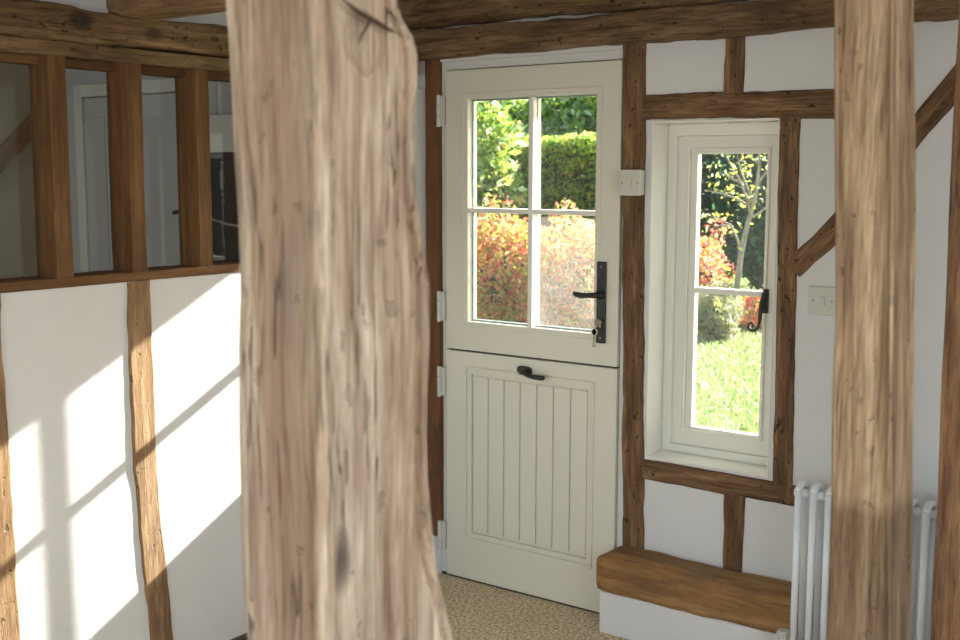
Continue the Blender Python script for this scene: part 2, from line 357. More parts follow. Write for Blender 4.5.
# ------------------------------------------------------------------ left wall timbers
timber('top_plate', [(XL-0.045, -5.0, 2.020), (XL-0.045, -1.7, 2.024), (XL-0.045, -0.9, 2.026), (XL-0.045, -0.06, 2.028)], 0.094, 0.125, (0, 0, 1), M['oak_plate'],
       'knotty oak beam lying along the top of the glazed timber screen', 'beam', wav=0.006, bev=0.016, seed=14, waney=0.015)
for y, lab in ((-1.355, 'oak ceiling joist meeting the beam above the screen'), (-1.93, 'oak ceiling joist at the upper left corner of the view')):
    timber('ceiling_joist', [(XL-0.11, y, 2.178), (RX, y, 2.178)], 0.16, 0.235, (0, 1, 0), M['oak_tan'], lab, 'joist', wav=0.006, bev=0.015, seed=15+y, waney=0.01)
timber('wall_stud', [(XL-0.035, -1.377, 1.29), (XL-0.035, -1.376, 0.74), (XL-0.035, -1.335, 0.06)], 0.084, 0.085, (0, 1, 0), M['oak_tan'],
       'weathered oak stud in the sunlit white wall below the screen', 'timber', wav=0.004, bev=0.006, seed=17)
timber('wall_stud', [(XL-0.035, -1.868, 1.29), (XL-0.035, -1.860, 0.5), (XL-0.035, -1.85, 0.06)], 0.080, 0.085, (0, 1, 0), M['oak_tan'],
       'oak stud at the left edge of the sunlit white wall', 'timber', wav=0.004, bev=0.006, seed=18)

# glazed oak screen
w2 = tag(empty('window_2', (XL, -1.4, 1.29)), kind='structure')
timber('sill', [(XL-0.052, -2.72, 1.3045), (XL-0.052, -0.115, 1.3045)], 0.028, 0.114, (0, 0, 1), M['oak_mullion'], parent=w2, wav=0.001, bev=0.003, seed=20)
timber('head_rail', [(XL-0.050, -2.72, 1.954), (XL-0.050, -0.115, 1.954)], 0.040, 0.105, (0, 0, 1), M['oak_beam'], parent=w2, wav=0.0012, bev=0.003, seed=21)
timber('head_stop', [(XL-0.075, -2.72, 1.922), (XL-0.075, -0.115, 1.922)], 0.024, 0.055, (0, 0, 1), M['oak_mullion'], parent=w2, wav=0.0008, bev=0.003, seed=22)
ys = [-1.622+0.2555*k for k in range(-4, 6)]
for k, y in enumerate(ys):
    timber('mullion', [(XL-0.050, y, 1.318), (XL-0.050, y+0.002, 1.935)], 0.053, 0.100, (0, 1, 0), M['oak_mullion'], parent=w2, wav=0.001, bev=0.0025, seed=30+k)
for a, b_ in zip(ys, ys[1:]+[-0.115]):
    link('glass_pane', boxes((XL-0.088, XL-0.084, a+0.02, b_-0.02, 1.31, 1.925)), M['glass_screen'], w2)

# ------------------------------------------------------------------ adjoining room contents
timber('corner_brace', [(-2.49, -0.75, 1.30), (-2.49, -0.05, 1.95)], 0.09, 0.05, (0, 1, 0), M['oak_sill'], 'pale brown diagonal brace seen through the leftmost screen pane', 'brace', seed=50)
d2 = tag(empty('door_2', (-1.8, -0.03, 0)), kind='structure')
bm = boxes((-2.30, -2.24, -0.05, -0.001, 0, 2.04), (-1.36, -1.30, -0.05, -0.001, 0, 2.04), (-2.24, -1.36, -0.05, -0.001, 1.98, 2.04))
link('door_frame', bm, M['cream_frame'], d2, bevel=0.004)
bm = boxes((-2.235, -1.365, -0.038, -0.002, 0.01, 1.975))
for x in (-2.12, -1.84, -1.56): box(bm, x-0.05, x+0.05, -0.045, -0.037, 0.1, 1.88)
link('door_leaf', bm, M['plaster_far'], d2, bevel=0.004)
bm = bmesh.new(); tube(bm, [(-1.40, -0.04, 1.44), (-1.40, -0.09, 1.44), (-1.43, -0.10, 1.44), (-1.50, -0.10, 1.43)], 0.010, 8)
link('door_handle', bm, M['iron'], d2, smooth=True)
link('lock_plate', boxes((-1.43, -1.38, -0.05, -0.037, 1.56, 1.68)), M['brass'], d2, bevel=0.002)
cb = tag(empty('wall_cupboard', (-1.0, -0.1, 0.9)), 'dark cupboard with a pale upper panel seen through the last screen pane', 'cupboard')
link('body', boxes((-1.26, -0.62, -0.16, -0.001, 0.9, 1.70)), M['rubber'], cb, bevel=0.004)
link('upper_panel', boxes((-1.26, -0.62, -0.165, -0.001, 1.70, 1.86)), M['cream_frame'], cb, bevel=0.004)
bm = bmesh.new(); tube(bm, [(-1.20, -0.17, 1.42), (-1.05, -0.19, 1.395), (-0.8, -0.19, 1.375)], 0.006, 8)
link('rail', bm, M['steel'], cb, smooth=True)

# ------------------------------------------------------------------ stable door
d1 = tag(empty('door_1', (0.384, 0.03, 0)), kind='structure')
fr = bmesh.new()
box(fr, DX0, -0.004, 0.012, 0.10, 0.0, DZ1); box(fr, 0.772, DX1, 0.012, 0.10, 0.0, DZ1); box(fr, -0.004, 0.772, 0.012, 0.10, 2.005, DZ1)
link('door_frame', fr, M['white_paint'], d1, bevel=0.002)
link('threshold', boxes((-0.03, 0.79, 0.008, 0.16, 0.0, 0.010)), M['rubber'], d1)
GX0, GX1, GZ0, GZ1 = 0.107, 0.669, 1.043, 1.891
bm = bmesh.new(); ring(bm, 0.0, 0.768, 0.930, 2.0, (GX0, 0.768-GX1, GZ0-0.930, 2.0-GZ1), 0.0, 0.055)
up = link('upper_leaf', bm, M['cream'], d1, bevel=0.002)
bm = bmesh.new()
ring(bm, GX0-0.024, GX1+0.024, GZ0-0.024, GZ1+0.024, (0.006,)*4, -0.004, 0.001)
ring(bm, GX0-0.020, GX1+0.020, GZ0-0.020, GZ1+0.020, (0.018,)*4, -0.0025, 0.001)
link('glazing_bead', bm, M['cream'], up, bevel=0.0012)
bm = bmesh.new(); ring(bm, GX0-0.001, GX1+0.001, GZ0-0.001, GZ1+0.001, (0.008,)*4, 0.027, 0.040)
link('glazing_spacer', bm, M['spacer'], up)
BX, BZ = 0.392, 1.472
bm = boxes((BX-0.010, BX+0.010, 0.001, 0.028, GZ0, GZ1), (GX0, BX-0.010, 0.001, 0.028, BZ-0.009, BZ+0.009), (BX+0.010, GX1, 0.001, 0.028, BZ-0.009, BZ+0.009),
           (BX-0.010, BX+0.010, 0.036, 0.055, GZ0, GZ1), (GX0, BX-0.010, 0.036, 0.055, BZ-0.009, BZ+0.009), (BX+0.010, GX1, 0.036, 0.055, BZ-0.009, BZ+0.009))
link('glazing_bar', bm, M['cream_frame'], up, bevel=0.003)
for x0, x1, z0, z1, gm in ((GX0, BX, BZ, GZ1, 'glass_left'), (BX, GX1, BZ, GZ1, 'glass'), (GX0, BX, GZ0, BZ, 'glass'), (BX, GX1, GZ0, BZ, 'glass_dusty')):
    link('glass_pane', boxes((x0+0.002, x1-0.002, 0.031, 0.034, z0+0.002, z1-0.002)), M[gm], up)
# lower leaf with a tongue-and-groove panel
PX0, PX1, PZ0, PZ1 = 0.090, 0.677, 0.168, 0.867
bm = bmesh.new(); ring(bm, 0.0, 0.768, 0.008, 0.923, (PX0, 0.768-PX1, PZ0-0.008, 0.923-PZ1), 0.0, 0.055)
lo = link('lower_leaf', bm, M['cream'], d1, bevel=0.002)
bm = bmesh.new(); ring(bm, PX0, PX1, PZ0, PZ1, (0.010,)*4, -0.003, 0.02); ring(bm, PX0+0.010, PX1-0.010, PZ0+0.010, PZ1-0.010, (0.020,)*4, 0.004, 0.045)
link('panel_moulding', bm, M['cream'], lo, bevel=0.002)
bm = bmesh.new()
xa, xb, za, zb = PX0+0.026, PX1-0.026, PZ0+0.026, PZ1-0.026
pl = (xb-xa-0.012)/7
box(bm, xa, xb, 0.018, 0.04, za, zb)
for k in range(7):
    x0 = xa+0.006+pl*k
    box(bm, x0+0.0028, x0+pl-0.0028, 0.0105, 0.019, za+0.014, zb-0.014)
link('boarded_panel', bm, M['cream'], lo, bevel=0.0022)
link('meeting_rail_seal', boxes((0.004, 0.764, 0.02, 0.05, 0.921, 0.932)), M['rubber'], lo)
# hinges
for z in (1.85, 1.094, 0.795, 0.168):
    h = empty('door_hinge', (-0.016, 0.0, z)); h.parent = d1; h.location = Vector((-0.016, 0.0, z))-wpos(d1)
    bm = bmesh.new()
    for a, b_ in ((-0.06, -0.022), (-0.020, 0.020), (0.022, 0.06)): cyl(bm, (-0.024, -0.014, z+a), (-0.024, -0.014, z+b_), 0.0085, 14)
    link('barrel', bm, M['white_plastic'], h, smooth=False, bevel=0.001)
    link('flap', boxes((-0.026, -0.002, -0.009, 0.001, z-0.056, z+0.056)), M['white_plastic'], h)
# lever handle on its plate
lh = link('handle_plate', boxes((0.684, 0.722, -0.009, 0.0, 1.011, 1.303)), M['iron'], up, bevel=0.003)
bm = bmesh.new(); cyl(bm, (0.706, -0.008, 1.184), (0.706, -0.030, 1.184), 0.013, 18)
tube(bm, [(0.712, -0.036, 1.185), (0.700, -0.040, 1.186), (0.670, -0.043, 1.184), (0.648, -0.044, 1.182), (0.625, -0.043, 1.184), (0.613, -0.041, 1.187), (0.608, -0.036, 1.188)],
     [0.009, 0.0105, 0.0095, 0.0105, 0.0105, 0.0085, 0.005], 14)
link('door_lever', bm, M['iron'], up, smooth=True)
bm = bmesh.new()
for z in (1.285, 1.03): cyl(bm, (0.703, -0.009, z), (0.703, -0.0105, z), 0.004, 10)
link('plate_screw', bm, M['screw'], up)
bm = bmesh.new(); cyl(bm, (0.703, -0.008, 1.088), (0.703, -0.016, 1.088), 0.0085, 18); cyl(bm, (0.703, -0.008, 1.073), (0.703, -0.014, 1.073), 0.0045, 12)
link('lock_cylinder', bm, M['brass'], up, smooth=False)
# keys
kb = tag(empty('key_bunch', (0.703, -0.018, 1.088)), 'small bunch of metal keys hanging from the lock below the black lever', 'keys')
bm = bmesh.new(); box(bm, 0.7015, 0.7045, -0.026, -0.015, 1.084, 1.092)
cyl(bm, (0.7005, -0.036, 1.090), (0.7055, -0.036, 1.090), 0.0125, 16)
link('inserted_key', bm, M['steel'], kb, bevel=0.0005)
bm = bmesh.new(); tube(bm, [(0.703-0.006+0.013*math.cos(t), -0.040, 1.082+0.014*math.sin(t)) for t in [2*math.pi*i/20 for i in range(21)]], 0.0012, 6)
link('key_ring', bm, M['brass'], kb, smooth=True)
for dx, lean in ((-0.009, -0.004), (0.0, 0.008)):
    bm = bmesh.new(); x = 0.703+dx*0.9
    cyl(bm, (x, -0.041, 1.055), (x, -0.044, 1.055), 0.0115, 16)
    box(bm, x-0.0025, x+0.0025, -0.0435, -0.0415, 1.0, 1.046)
    box(bm, x+0.002, x+0.0055, -0.0435, -0.0415, 1.004, 1.010); box(bm, x+0.002, x+0.0045, -0.0435, -0.0415, 1.014, 1.022)
    bmesh.ops.rotate(bm, verts=bm.verts, cent=(x, -0.04, 1.07), matrix=Matrix.Rotation(lean*18, 3, 'Y'))
    link('key', bm, M['steel'] if dx else M['brass'], kb, bevel=0.0004)
# lower latch handle
bm = bmesh.new()
n = 20; f = []; bk = []
for i in range(n):
    t = 2*math.pi*i/n; c_, s_ = math.cos(t), math.sin(t)
    px, pz = math.copysign(abs(c_)**0.6, c_)*0.031, math.copysign(abs(s_)**0.6, s_)*0.0165
    f.append(bm.verts.new((0.376+px, -0.012, 0.878+pz-px*0.05))); bk.append(bm.verts.new((0.376+px*1.06, 0.0, 0.878+pz*1.06-px*0.05)))
bm.faces.new(f); bm.faces.new(bk[::-1])
for i in range(n): bm.faces.new((f[i], bk[i], bk[(i+1) % n], f[(i+1) % n]))
link('latch_plate', bm, M['iron'], lo, bevel=0.0015)
bm = bmesh.new(); cyl(bm, (0.388, -0.010, 0.878), (0.388, -0.026, 0.878), 0.010, 14)
tube(bm, [(0.378, -0.024, 0.880), (0.390, -0.030, 0.876), (0.410, -0.034, 0.868), (0.435, -0.036, 0.8645), (0.460, -0.036, 0.864), (0.478, -0.034, 0.864), (0.484, -0.032, 0.864)],
     [0.006, 0.0095, 0.0085, 0.0085, 0.0095, 0.009, 0.004], 12)
link('latch_handle', bm, M['iron'], lo, smooth=True)
bm = bmesh.new(); cyl(bm, (0.356, -0.010, 0.868), (0.356, -0.020, 0.868), 0.0058, 14)
link('latch_lock', bm, M['steel'], lo, bevel=0.001)

# ------------------------------------------------------------------ small casement window
w1 = tag(empty('window_1', (1.112, 0.06, 0.62)), kind='structure')
bm = bmesh.new(); ring(bm, WX0, WX1, WZ0, WZ1, (0.006, 0.006, 0.010, 0.006), -0.004, 0.19)
link('painted_reveal', bm, M['cream_frame'], w1, bevel=0.002)
bm = bmesh.new(); ring(bm, WX0+0.006, WX1-0.006, WZ0+0.010, WZ1-0.006, (0.034, 0.034, 0.028, 0.042), 0.110, 0.175)
link('window_frame', bm, M['cream_frame'], w1, bevel=0.003)
bm = bmesh.new()
ring(bm, 0.922, 1.304, 0.656, 1.740, (0.044, 0.038, 0.052, 0.040), 0.124, 0.165)
ring(bm, 0.966, 1.266, 0.706, 1.700, (0.008, 0.006, 0.006, 0.007), 0.118, 0.150)
ring(bm, 0.974, 1.262, 0.711, 1.693, (0.025, 0.012, 0.012, 0.013), 0.130, 0.160)
sa = link('casement', bm, M['cream_frame'], w1, bevel=0.002)
SX0, SX1, SZ0, SZ1 = 0.999, 1.250, 0.723, 1.680
link('glazing_bar', boxes((SX0, SX1, 0.128, 0.146, 1.200, 1.219), (SX0, SX1, 0.153, 0.165, 1.200, 1.219)), M['cream_frame'], sa, bevel=0.003)
for z0, z1 in ((SZ0, 1.2095), (1.2095, SZ1)):
    link('glass_pane', boxes((SX0-0.004, SX1+0.004, 0.148, 0.151, z0-0.003, z1+0.003)), M['glass'], sa)
bm = boxes((1.257, 1.275, 0.112, 0.124, 1.148, 1.230)); 
link('handle_plate', bm, M['iron'], sa, bevel=0.002)
pts = [(1.272, 0.108, 1.225), (1.270, 0.096, 1.195), (1.268, 0.088, 1.165), (1.268, 0.084, 1.135), (1.264, 0.083, 1.112), (1.252, 0.083, 1.098), (1.238, 0.083, 1.098), (1.229, 0.083, 1.108), (1.231, 0.083, 1.120), (1.240, 0.083, 1.124), (1.246, 0.083, 1.117), (1.243, 0.083, 1.110)]
pts = [(a-0.007, b_, c-0.007) for a, b_, c in pts]
bm = bmesh.new(); tube(bm, pts, [0.008, 0.0085, 0.0075, 0.0055, 0.0045, 0.004, 0.004, 0.004, 0.0038, 0.0036, 0.0034, 0.003], 10)
link('monkey_tail_handle', bm, M['iron'], sa, smooth=True)

# ------------------------------------------------------------------ switches
def switch(x0, x1, z0, z1, yb, yf, label, rock, deep):
    r = tag(empty('light_switch', ((x0+x1)/2, yb, z0)), label, 'light switch')
    if deep: link('back_box', boxes((x0+0.002, x1-0.002, yf+0.008, yb, z0+0.002, z1-0.002)), M['white_plastic'], r, bevel=0.002)
    link('switch_plate', boxes((x0, x1, yf, yf+0.009 if deep else yb, z0, z1)), M['white_plastic'], r, bevel=0.003)
    cx, cz = (x0+x1)/2, (z0+z1)/2
    link('rocker', boxes((cx-0.0085, cx+0.0085, yf-0.005, yf, cz-0.015, cz+0.015)), rock, r, bevel=0.002)
    for s in (-1, 1):
        bm = bmesh.new(); cyl(bm, (cx+s*0.0305, yf-0.0008, cz), (cx+s*0.0305, yf+0.001, cz), 0.0034, 12)
        link('screw', bm, M['screw'], r)
switch(0.788, 0.872, 1.538, 1.626, -0.010, -0.044, 'white light switch box fixed on the dark stud beside the door', M['yellow_plastic'], True)
switch(1.460, 1.549, 1.172, 1.262, 0.0, -0.010, 'flat white light switch on the plaster to the right of the window', M['white_plastic'], False)

# ------------------------------------------------------------------ column radiator
rad = tag(empty('column_radiator', (1.9, -0.2, 0.0)), 'white steel column radiator standing behind the posts at the right', 'radiator')
RF, RB, RT, RBz = -0.262, -0.195, 0.692, 0.10
PITCHR = 0.0465
def section(x):
    bm = bmesh.new()
    for y in (RF, RB): tube(bm, [(x, y, RBz+0.02), (x, y, RT-0.026)], 0.0108, 12)
    for z, s in ((RT-0.026, 1), (RBz+0.02, -1)):
        pts = []
        for i in range(9):
            t = math.pi*i/8; pts.append((x, (RF+RB)/2-math.cos(t)*(RB-RF)/2, z+s*math.sin(t)*0.016))
        tube(bm, pts, 0.0112, 12)
        tube(bm, [(x, RF+0.006, z-s*0.010), (x, RB-0.006, z-s*0.010)], 0.013, 12)
        tube(bm, [(x-PITCHR/2+0.001, (RF+RB)/2, z-s*0.012), (x+PITCHR/2-0.001, (RF+RB)/2, z-s*0.012)], 0.014, 12)
    return bm
base_sec = None
x = 1.545; k = 0
while x < 2.45:
    if base_sec is None:
        base_sec = link('column_section', section(x), M['radiator'], rad, smooth=True); bx = base_sec.location.copy()
    else:
        c = base_sec.copy(); C.objects.link(c); c.parent = rad; c.location = bx+Vector((x-1.545, 0, 0))
    x += PITCHR; k += 1
bm = bmesh.new(); cyl(bm, (1.545, -0.228, RT-0.036), (1.526, -0.228, RT-0.036), 0.008, 12); cyl(bm, (1.526, -0.228, RT-0.036), (1.519, -0.228, RT-0.036), 0.0045, 8)
link('bleed_plug', bm, M['brass'], rad, smooth=True)
for xx in (1.60, 2.36):
    bm = boxes((xx-0.01, xx+0.01, RF-0.004, RB+0.006, 0.0, RBz)); link('foot', bm, M['radiator'], rad, bevel=0.004)
bm = bmesh.new(); cyl(bm, (1.545, -0.228, 0.122), (1.495, -0.228, 0.122), 0.011, 14); cyl(bm, (1.502, -0.228, 0.0), (1.502, -0.228, 0.14), 0.009, 14)
link('valve_body', bm, M['steel'], rad, smooth=True)
bm = bmesh.new()
for i in range(14):
    t = 2*math.pi*i/14; a = Vector((1.502+0.0205*math.cos(t), -0.228+0.0205*math.sin(t), 0)); box(bm, a.x-0.0024, a.x+0.0024, a.y-0.0024, a.y+0.0024, 0.15, 0.200)
cyl(bm, (1.502, -0.228, 0.14), (1.502, -0.228, 0.208), 0.0185, 20)
link('thermostatic_head', bm, M['white_plastic'], rad, bevel=0.001)

# ------------------------------------------------------------------ free-standing posts
def post(name, rows, mat, label, seed, foot=0.0, top=CZ, amp=0.003, bev=0.016):
    """rows: (z, x_left, x_near, y_front, y_back), highest first; grain along local X = up"""
    rows = sorted(rows); z_ = [r[0] for r in rows]
    N = 150; bm = bmesh.new(); rings = []
    cxm = sum((r[1]+r[2])/2 for r in rows)/len(rows); cym = sum((r[3]+r[4])/2 for r in rows)/len(rows)
    K = 14
    for k in range(N+1):
        z = foot+(top-foot)*k/N
        x0, x1, y0, y1 = (float(np.interp(z, z_, [r[i] for r in rows])) for i in (1, 2, 3, 4))
        b_ = bev*(1+0.5*noise.noise(Vector((z*4, seed, 0))))
        cor = [((x0, y0), (1, 1)), ((x1, y0), (-1, 1)), ((x1, y1), (-1, -1)), ((x0, y1), (1, -1))]
        pts = []
        for ci, ((px, py), (sx, sy)) in enumerate(cor):
            arc = []
            for i in range(4):
                t = math.pi/2*i/3
                ax, ay = 1-math.sin(t), 1-math.cos(t)
                arc.append((px+sx*b_*ax, py+sy*b_*ay))
            if sx*sy < 0: arc = arc[::-1]
            pts.append(arc)
        loop = []
        for ci in range(4):
            loop += pts[ci]
            a = pts[ci][-1]; c_ = pts[(ci+1) % 4][0]
            for i in range(1, K): loop.append((a[0]+(c_[0]-a[0])*i/K, a[1]+(c_[1]-a[1])*i/K))
        rg = []
        for (px, py) in loop:
            q = Vector((px*14, py*14, z*1.8+seed)); q2 = Vector((px*60, py*60, z*3.5+seed))
            dsp = amp*(0.9*noise.noise(q)+0.8*noise.noise(q2))
            dv = Vector((px-(x0+x1)/2, py-(y0+y1)/2)).normalized()*dsp
            rg.append(bm.verts.new((z-foot, py+dv.y-cym, -(px+dv.x-cxm))))
        rings.append(rg)
    m_ = len(rings[0])
    for k in range(N):
        for i in range(m_):
            j = (i+1) % m_; bm.faces.new((rings[k][i], rings[k][j], rings[k+1][j], rings[k+1][i]))
    bm.faces.new(rings[0]); bm.faces.new(rings[-1][::-1])
    bmesh.ops.recalc_face_normals(bm, faces=bm.faces)
    me = bpy.data.meshes.new(name); bm.to_mesh(me); bm.free(); me.materials.append(mat); me.shade_smooth()
    o = bpy.data.objects.new(name, me); C.objects.link(o)
    o.matrix_world = Matrix(((0, 0, -1, cxm), (0, 1, 0, cym), (1, 0, 0, foot), (0, 0, 0, 1)))
    tag(o, label, 'post'); return o, cxm, cym
Y0 = -2.62
big = [(z, xl-0.006-max(0, z-1.3)*0.010, xn, Y0, yb+0.010) for z, xl, xn, yb in [
 (2.34, 1.712, 1.862, -2.50), (1.865, 1.713, 1.862, -2.493), (1.801, 1.713, 1.862, -2.486), (1.775, 1.717, 1.862, -2.456), (1.742, 1.719, 1.862, -2.449), (1.698, 1.721, 1.862, -2.455),
 (1.640, 1.723, 1.861, -2.457), (1.583, 1.726, 1.861, -2.453), (1.525, 1.727, 1.861, -2.437), (1.465, 1.727, 1.860, -2.425), (1.408, 1.723, 1.860, -2.429), (1.350, 1.721, 1.860, -2.433),
 (1.290, 1.718, 1.859, -2.435), (1.225, 1.716, 1.859, -2.429), (1.165, 1.714, 1.859, -2.421), (1.100, 1.713, 1.858, -2.408), (1.050, 1.717, 1.858, -2.391), (0.976, 1.722, 1.857, -2.367), (0.5, 1.73, 1.86, -2.34), (0.0, 1.72, 1.87, -2.32)]]
bcx = sum((r[1]+r[2])/2 for r in big)/len(big); bcy = sum((r[3]+r[4])/2 for r in big)/len(big)
def kl(x, y, z, cx, cy): return (z, y-cy, -(x-cx))
M['oak_big'] = wood('oak_pale', (0.28, 0.18, 0.115), (0.50, 0.375, 0.27), (0.72, 0.60, 0.47), rough=0.75, blotch=(0.36, 0.25, 0.185), bump=1.0, grain=34, cracks=0.8, pores=0.5, pits=0.3, stain_scale=13,
    knots=[((0, -2.615-bcy, -(1.785-bcx)), 0.050, (0.28, 0.165, 0.105), -0.6, 0.0), ((0, -2.50-bcy, -(1.862-bcx)), 0.007, (0.30, 0.16, 0.085), -0.6, 0.0), ((0, -2.56-bcy, -(1.862-bcx)), 0.016, (0.64, 0.53, 0.42), -0.5, 0.0),
           (kl(1.862, -2.525, 1.765, bcx, bcy), 0.040, (0.26, 0.17, 0.12), 0.5, 0.95), (kl(1.862, -2.525, 1.79, bcx, bcy), 0.022, (0.12, 0.09, 0.07), -0.6, 2.0),
           (kl(1.858, -2.575, 1.150, bcx, bcy), 0.034, (0.03, 0.03, 0.035), -1.0, 0.6), (kl(1.79, -2.62, 1.48, bcx, bcy), 0.03, (0.22, 0.19, 0.18), -0.5, 0.3)])
post('oak_post', big, M['oak_big'], 'thick pale gnarled oak post in the foreground with a large knot near its top', 3.0, amp=0.004, bev=0.016)
bp_ = bpy.data.objects['oak_post']; mi = bp_.matrix_world.inverted()
bm = bmesh.new(); tube(bm, [mi @ Vector(q) for q in ((1.8605, -2.580, 1.807), (1.8615, -2.556, 1.796), (1.8620, -2.530, 1.789), (1.8615, -2.505, 1.782), (1.8600, -2.488, 1.780))], [0.001, 0.0028, 0.0034, 0.0024, 0.0008], 8)
tube(bm, [mi @ Vector(q) for q in ((1.8615, -2.535, 1.789), (1.8615, -2.548, 1.772), (1.8605, -2.556, 1.760))], [0.0018, 0.0014, 0.0006], 8)
ck_ = link('knot_crack', bm, M['crack'], None, smooth=True); ck_.parent = bp_; ck_['label'] = 'dark split across the knot'
Y1 = -1.75
rt = [(z, xl, xn, Y1, yb) for z, xl, xn, yb in [(2.34, 1.972, 2.118, -1.652), (1.97, 2.119-0.146, 2.119, -1.649)]] if False else \
     [(z, xl, xn, Y1, yb) for z, xl, xn, yb in [(2.34, 2.115, 2.212, -1.650), (1.970, 2.119, 2.214, -1.649), (1.880, 2.123, 2.217, -1.646), (1.728, 2.129, 2.223, -1.636), (1.574, 2.137, 2.230, -1.625),
      (1.386, 2.145, 2.237, -1.624), (1.258, 2.145, 2.242, -1.625), (1.095, 2.149, 2.249, -1.625), (0.864, 2.153, 2.258, -1.634), (0.76, 2.156, 2.262, -1.639), (0.0, 2.16, 2.27, -1.64)]]
rcx = sum((r[1]+r[2])/2 for r in rt)/len(rt); rcy = sum((r[3]+r[4])/2 for r in rt)/len(rt)
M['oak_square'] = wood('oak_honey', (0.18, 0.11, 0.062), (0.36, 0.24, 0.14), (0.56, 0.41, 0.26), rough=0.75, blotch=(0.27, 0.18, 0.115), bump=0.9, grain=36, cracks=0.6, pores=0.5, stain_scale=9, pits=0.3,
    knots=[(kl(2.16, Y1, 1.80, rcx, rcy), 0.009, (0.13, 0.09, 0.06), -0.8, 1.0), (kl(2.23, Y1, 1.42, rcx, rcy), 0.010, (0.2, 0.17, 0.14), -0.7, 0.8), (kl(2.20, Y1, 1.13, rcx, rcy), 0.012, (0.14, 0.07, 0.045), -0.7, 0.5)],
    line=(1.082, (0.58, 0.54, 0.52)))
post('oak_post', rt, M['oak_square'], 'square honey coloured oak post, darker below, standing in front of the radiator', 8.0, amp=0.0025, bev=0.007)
fp = [(z, xl, xn, -0.70, -0.52) for z, xl, xn in [(2.34, 2.038, 2.21), (2.012, 2.041, 2.21), (1.27, 2.048, 2.215), (0.47, 2.055, 2.22), (0.0, 2.06, 2.22)]]
M['oak_red'] = wood('oak_reddish', (0.15, 0.070, 0.034), (0.28, 0.142, 0.070), (0.42, 0.235, 0.12), blotch=(0.10, 0.06, 0.04), bump=0.7, cracks=0.6, pores=0.45, stain_scale=9)
post('oak_post', fp, M['oak_red'], 'reddish brown oak post cut off by the right edge of the view', 13.0, amp=0.004, bev=0.010)

# ------------------------------------------------------------------ garden
GZ = -0.15
rng = np.random.default_rng(5)
def leaf_mesh(name, P, size, mats, parent=None, weights=None, aspect=1.9, updir=0.0, N_out=None):
    n = len(P); a = rng.normal(size=(n, 3)); a /= np.linalg.norm(a, axis=1)[:, None]
    a[:, 2] += updir; a /= np.linalg.norm(a, axis=1)[:, None]
    b_ = rng.normal(size=(n, 3)); b_ -= (b_*a).sum(1)[:, None]*a; b_ /= np.linalg.norm(b_, axis=1)[:, None]
    c_ = np.cross(a, b_)
    s = size*(0.6+0.8*rng.random(n))[:, None]
    V = np.empty((n, 4, 3)); V[:, 0] = P-a*s*aspect/2; V[:, 1] = P+b_*s/2+c_*s*0.12; V[:, 2] = P+a*s*aspect/2; V[:, 3] = P-b_*s/2+c_*s*0.12
    me = bpy.data.meshes.new(name)
    me.vertices.add(4*n); me.vertices.foreach_set('co', V.reshape(-1).astype(np.float32))
    me.loops.add(4*n); me.loops.foreach_set('vertex_index', np.arange(4*n, dtype=np.int32))
    me.polygons.add(n); me.polygons.foreach_set('loop_start', np.arange(0, 4*n, 4, dtype=np.int32))
    for m_ in mats: me.materials.append(m_)
    me.polygons.foreach_set('material_index', rng.choice(len(mats), n, p=weights).astype(np.int32))
    me.update(); me.validate()
    o = bpy.data.objects.new(name, me); C.objects.link(o)
    if parent is not None: o.parent = parent; o.location = -wpos(parent)
    return o
def blob_pts(c, r, n, shell=0.55, lump=0.25, seed=0):
    d = rng.normal(size=(n, 3)); d /= np.linalg.norm(d, axis=1)[:, None]
    rr = shell+(1-shell)*rng.random(n)**0.7
    l = np.array([1+lump*2*noise.noise(Vector((v[0]*2.2+seed, v[1]*2.2, v[2]*2.2))) for v in d])
    return np.array(c)+d*(rr*l)[:, None]*np.array(r)
def box_pts(x0, x1, y0, y1, z0, z1, n, depth=0.18):
    P = []
    A = [((x1-x0)*(z1-z0), 'f'), ((x1-x0)*(y1-y0), 't'), ((y1-y0)*(z1-z0), 'l'), ((y1-y0)*(z1-z0), 'r'), ((x1-x0)*(z1-z0)*0.4, 'b')]
    tot = sum(a for a, _ in A)
    for a, s in A:
        k = int(n*a/tot); u = rng.random((k, 3))*np.array([x1-x0, y1-y0, z1-z0])+np.array([x0, y0, z0]); dd = rng.random(k)**1.5*depth
        if s == 'f': u[:, 1] = y0+dd
        if s == 'b': u[:, 1] = y1-dd
        if s == 't': u[:, 2] = z1-dd+rng.random(k)*0.08
        if s == 'l': u[:, 0] = x0+dd
        if s == 'r': u[:, 0] = x1-dd
        w_ = np.array([noise.noise(Vector(p*1.5)) for p in u])[:, None]*0.12
        P.append(u+w_*np.array([0.6, 0.6, 1]))
    return np.concatenate(P)
def core(name, c, r, mat, parent):
    bm = bmesh.new(); bmesh.ops.create_icosphere(bm, subdivisions=3, radius=1)
    for v in bm.verts:
        v.co *= 1+0.25*noise.noise(v.co*2); v.co = Vector((v.co.x*r[0]+c[0], v.co.y*r[1]+c[1], v.co.z*r[2]+c[2]))
    return link(name, bm, mat, parent, smooth=True)
L = {}
L['green'] = leafmat('leaf_green', (0.15, 0.25, 0.04), 0.6, (0.30, 0.48, 0.07)); L['lime'] = leafmat('leaf_lime', (0.36, 0.42, 0.07), 0.6, (0.60, 0.70, 0.12)); L['deep'] = leafmat('leaf_deep', (0.05, 0.12, 0.03), 0.5, (0.10, 0.22, 0.05))
L['pale'] = leafmat('leaf_pale', (0.40, 0.48, 0.26), 0.5); L['red'] = leafmat('leaf_red', (0.50, 0.09, 0.06), 0.6, (0.90, 0.17, 0.11)); L['pink'] = leafmat('leaf_pink', (0.68, 0.30, 0.22), 0.6, (0.95, 0.45, 0.33))
